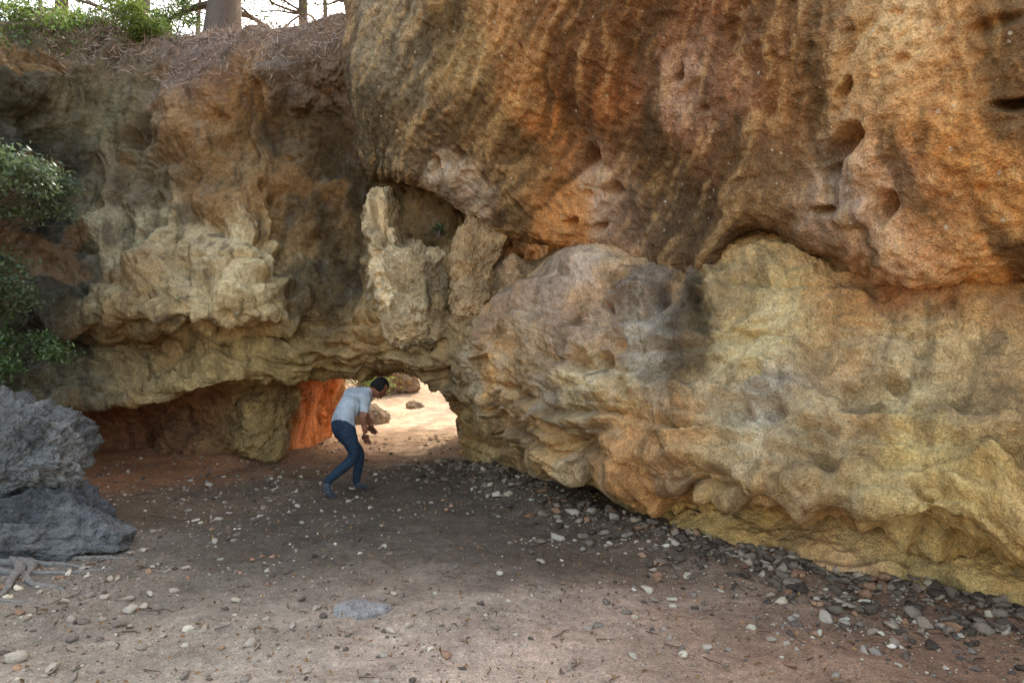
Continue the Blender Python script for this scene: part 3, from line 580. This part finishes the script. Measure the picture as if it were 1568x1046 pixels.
# ---------------------------------------------------------------- man
MAN=empty('bending_man')
K={}
def j(n,a,b,d,r): K[n]=(S(a,b,d),r)
j('pelvis',523,644,7.05,.13); j('waist',529,632,7.1,.118); j('chest',540,616,7.2,.138); j('uch',551,605,7.27,.112); j('neck',566,600,7.33,.055); j('hd',574,597,7.36,.055)
j('rs',561,612,7.14,.064); j('re',556,640,7.08,.043); j('rw',560,664,7.14,.027)
j('ls',540,600,7.39,.064); j('le',557,628,7.5,.043); j('lw',567,650,7.55,.027)
j('rh',530,657,6.99,.10); j('rk',545,699,7.02,.066); j('ra',500,738,6.93,.043); j('rb',503,756,6.95,.040); j('rt',513,761,7.03,.030)
j('lh',516,655,7.13,.10); j('lk',552,694,7.26,.064); j('la',545,738,7.22,.042); j('lb',549,744,7.26,.040); j('lt',562,745,7.36,.030)
Ed=[('pelvis','waist'),('waist','chest'),('chest','uch'),('uch','neck'),('neck','hd'),('uch','rs'),('rs','re'),('re','rw'),('uch','ls'),('ls','le'),('le','lw'),('pelvis','rh'),('rh','rk'),('rk','ra'),('ra','rb'),('rb','rt'),('pelvis','lh'),('lh','lk'),('lk','la'),('la','lb'),('lb','lt')]
names=list(K)
def skinmesh(name,pts,rads,edges,root,sub=2):
    me=bpy.data.meshes.new(name); me.from_pydata([tuple(p) for p in pts],edges,[]); o=bpy.data.objects.new(name,me); scene.collection.objects.link(o)
    s_=o.modifiers.new('s','SKIN'); s_.use_smooth_shade=True
    for i,v in enumerate(me.skin_vertices[0].data): v.radius=(rads[i],rads[i]); v.use_root=(i==root)
    m_=o.modifiers.new('sub','SUBSURF'); m_.levels=sub; m_.render_levels=sub
    dg=bpy.context.evaluated_depsgraph_get(); me2=bpy.data.meshes.new_from_object(o.evaluated_get(dg)); bpy.data.objects.remove(o)
    return me2
def plain(name,c,rough=.85,scale=200,bump=.2):
    m,nt,b,out=newmat(name); pos=N(nt,'ShaderNodeNewGeometry').outputs['Position']; n_=noise_node(nt,scale*.06,4,.6,0,pos)
    cc=mixc(nt,lin(c),ramp(nt,n_.outputs[0],[(.3,.7),(.7,1.25)]).outputs[0],.8,'MULTIPLY'); nt.links.new(cc,b.inputs['Base Color']); b.inputs['Roughness'].default_value=rough
    bb=N(nt,'ShaderNodeBump'); bb.inputs['Strength'].default_value=1.0; bb.inputs['Distance'].default_value=.04; nt.links.new(n_.outputs[0],bb.inputs['Height']); nt.links.new(bb.outputs[0],b.inputs['Normal']); return m
mats=[plain('shirt_cotton',(176,177,175)),plain('jeans_denim',(48,60,72)),plain('skin',(150,100,75),.6),plain('shoe',(90,92,96)),plain('hair',(30,25,22),.7)]
me=skinmesh('body',[K[n_][0] for n_ in names],[K[n_][1] for n_ in names],[(names.index(a),names.index(b)) for a,b in Ed],0,4)
for m_ in mats: me.materials.append(m_)
def segd(p,a,b):
    ab=b-a; t=np.clip((p-a)@ab/(ab@ab),0,1); return np.linalg.norm(p-a-t[:,None]*ab,axis=1),t
lab={('pelvis','waist'):0,('waist','chest'):0,('chest','uch'):0,('uch','neck'):0,('neck','hd'):2,('uch','rs'):0,('uch','ls'):0,('rs','re'):0,('ls','le'):0,('re','rw'):2,('le','lw'):2,('ra','rb'):3,('rb','rt'):3,('la','lb'):3,('lb','lt'):3}
cen=np.zeros(len(me.polygons)*3,np.float32); me.polygons.foreach_get('center',cen); cen=cen.reshape(-1,3).astype(float)
best=np.full(len(cen),9.0); lb_=np.ones(len(cen),int)
for a,b in Ed:
    dd,t=segd(cen,K[a][0],K[b][0]); dd=dd-(K[a][1]*(1-t)+K[b][1]*t)
    l_=np.full(len(cen),lab.get((a,b),1))
    if (a,b) in (('rs','re'),('ls','le')): l_[t>.72]=2
    m_=dd<best; best[m_]=dd[m_]; lb_[m_]=l_[m_]
ax_=K['waist'][0]-K['pelvis'][0]; ax_/=np.linalg.norm(ax_); hp=(cen-K['pelvis'][0])@ax_
nearp=np.linalg.norm(cen-K['pelvis'][0],axis=1)<.24
lb_[nearp&(hp<-.03)&(lb_==0)]=1; lb_[nearp&(hp>=-.03)&(lb_==1)]=0
me.polygons.foreach_set('material_index',lb_.astype(np.int32))
link(bpy.data.objects.new('body',me),MAN)
def hand(name,w,prev):
    ax=w-prev; ax/=np.linalg.norm(ax); side=np.cross(ax,[.3,.9,.1]); side/=np.linalg.norm(side); nn=np.cross(side,ax)
    pts=[w,w+ax*.05];rd=[.024,.03];ed=[(0,1)]
    for k,(off,l) in enumerate([(-.03,.06),(-.01,.075),(.01,.07),(.03,.055)]):
        b0=w+ax*.075+side*off; i=len(pts)
        pts+= [b0,b0+ax*l*.5+nn*.008,b0+ax*l*.85+nn*.03]; rd+=[.0105,.009,.007]; ed+=[(1,i),(i,i+1),(i+1,i+2)]
    b0=w+ax*.03-side*.035; i=len(pts); pts+=[b0,b0+ax*.03-side*.02+nn*.01,b0+ax*.055-side*.025+nn*.02]; rd+=[.013,.01,.008]; ed+=[(0,i),(i,i+1),(i+1,i+2)]
    me=skinmesh(name,pts,rd,ed,0,1); me.materials.append(mats[2]); link(bpy.data.objects.new(name,me),MAN)
hand('right_hand',K['rw'][0],K['re'][0]); hand('left_hand',K['lw'][0],K['le'][0])
bm=bmesh.new(); bmesh.ops.create_icosphere(bm,subdivisions=5,radius=1); v=np.array([x_.co[:] for x_ in bm.verts]); f=np.array([[a.index for a in p.verts] for p in bm.faces]); bm.free()
h=v*np.array([.076,.098,.115])
def bump(c,r,a): return a*np.exp(-((v-np.array(c)/np.linalg.norm(c))**2).sum(1)/r**2)
h[:,1]+=bump((0,1,-.15),.16,.028)+bump((0,1,.25),.3,.006)-bump((.33,1,.08),.16,.012)-bump((-.33,1,.08),.16,.012)+bump((0,1,-.5),.2,.010)+bump((0,1,-.9),.25,.012)-bump((0,1,-.42),.07,.006)
h[:,0]*=1-.25*np.clip(-v[:,2],0,1)
for sgn in (-1,1):
    h[:,0]+=sgn*bump((sgn,-.05,0),.2,.022)
hair=((v[:,2]>.42)|((v[:,1]<-.1)&(v[:,2]>-.45))); h+=v*(hair*.010)[:,None]
face=np.array([.55,.62,-.62]); face/=np.linalg.norm(face); crown=np.array([.45,.42,.78]); crown-=face*(crown@face); crown/=np.linalg.norm(crown); rt=np.cross(face,crown)
hc=S(581,594,7.4); X_=h[:,:1]*rt+h[:,1:2]*face+h[:,2:3]*crown+hc
o=mesh_np('head',X_,f,None,None,True,MAN)
for m_ in mats: o.data.materials.append(m_)
mi=np.where(hair[f].sum(1)>=2,4,2).astype(np.int32); o.data.polygons.foreach_set('material_index',mi)
# ---------------------------------------------------------------- camera, light, sky
cam=bpy.data.cameras.new('camera'); cam.lens=24; cam.sensor_width=36; cam.clip_end=2000; co=bpy.data.objects.new('camera',cam); co.location=(0,0,EYE); co.rotation_euler=(math.pi/2,0,0); link(co); scene.camera=co
el,az=math.radians(44),math.radians(12)
sd=Vector((math.sin(az)*math.cos(el),math.cos(az)*math.cos(el),math.sin(el)))
sl=bpy.data.lights.new('sun','SUN'); sl.energy=5; sl.angle=math.radians(.5); sl.color=(1,.95,.86); so=bpy.data.objects.new('sun',sl); so.rotation_euler=(-sd).to_track_quat('-Z','Y').to_euler(); link(so)
w=bpy.data.worlds.new('World'); scene.world=w; w.use_nodes=True; nt=w.node_tree; bg=nt.nodes['Background']; sky=nt.nodes.new('ShaderNodeTexSky'); sky.sky_type='NISHITA'; sky.sun_disc=False; sky.sun_elevation=el; sky.sun_rotation=az; sky.air_density=1.0; sky.dust_density=4.0; sky.ozone_density=1
wb=mixc(nt,sky.outputs[0],(1.0,.95,.84),1.0,'MULTIPLY')
nt.links.new(wb,bg.inputs[0]); bg.inputs[1].default_value=.87
scene.view_settings.view_transform='Standard'; scene.view_settings.look='None'; scene.view_settings.exposure=0
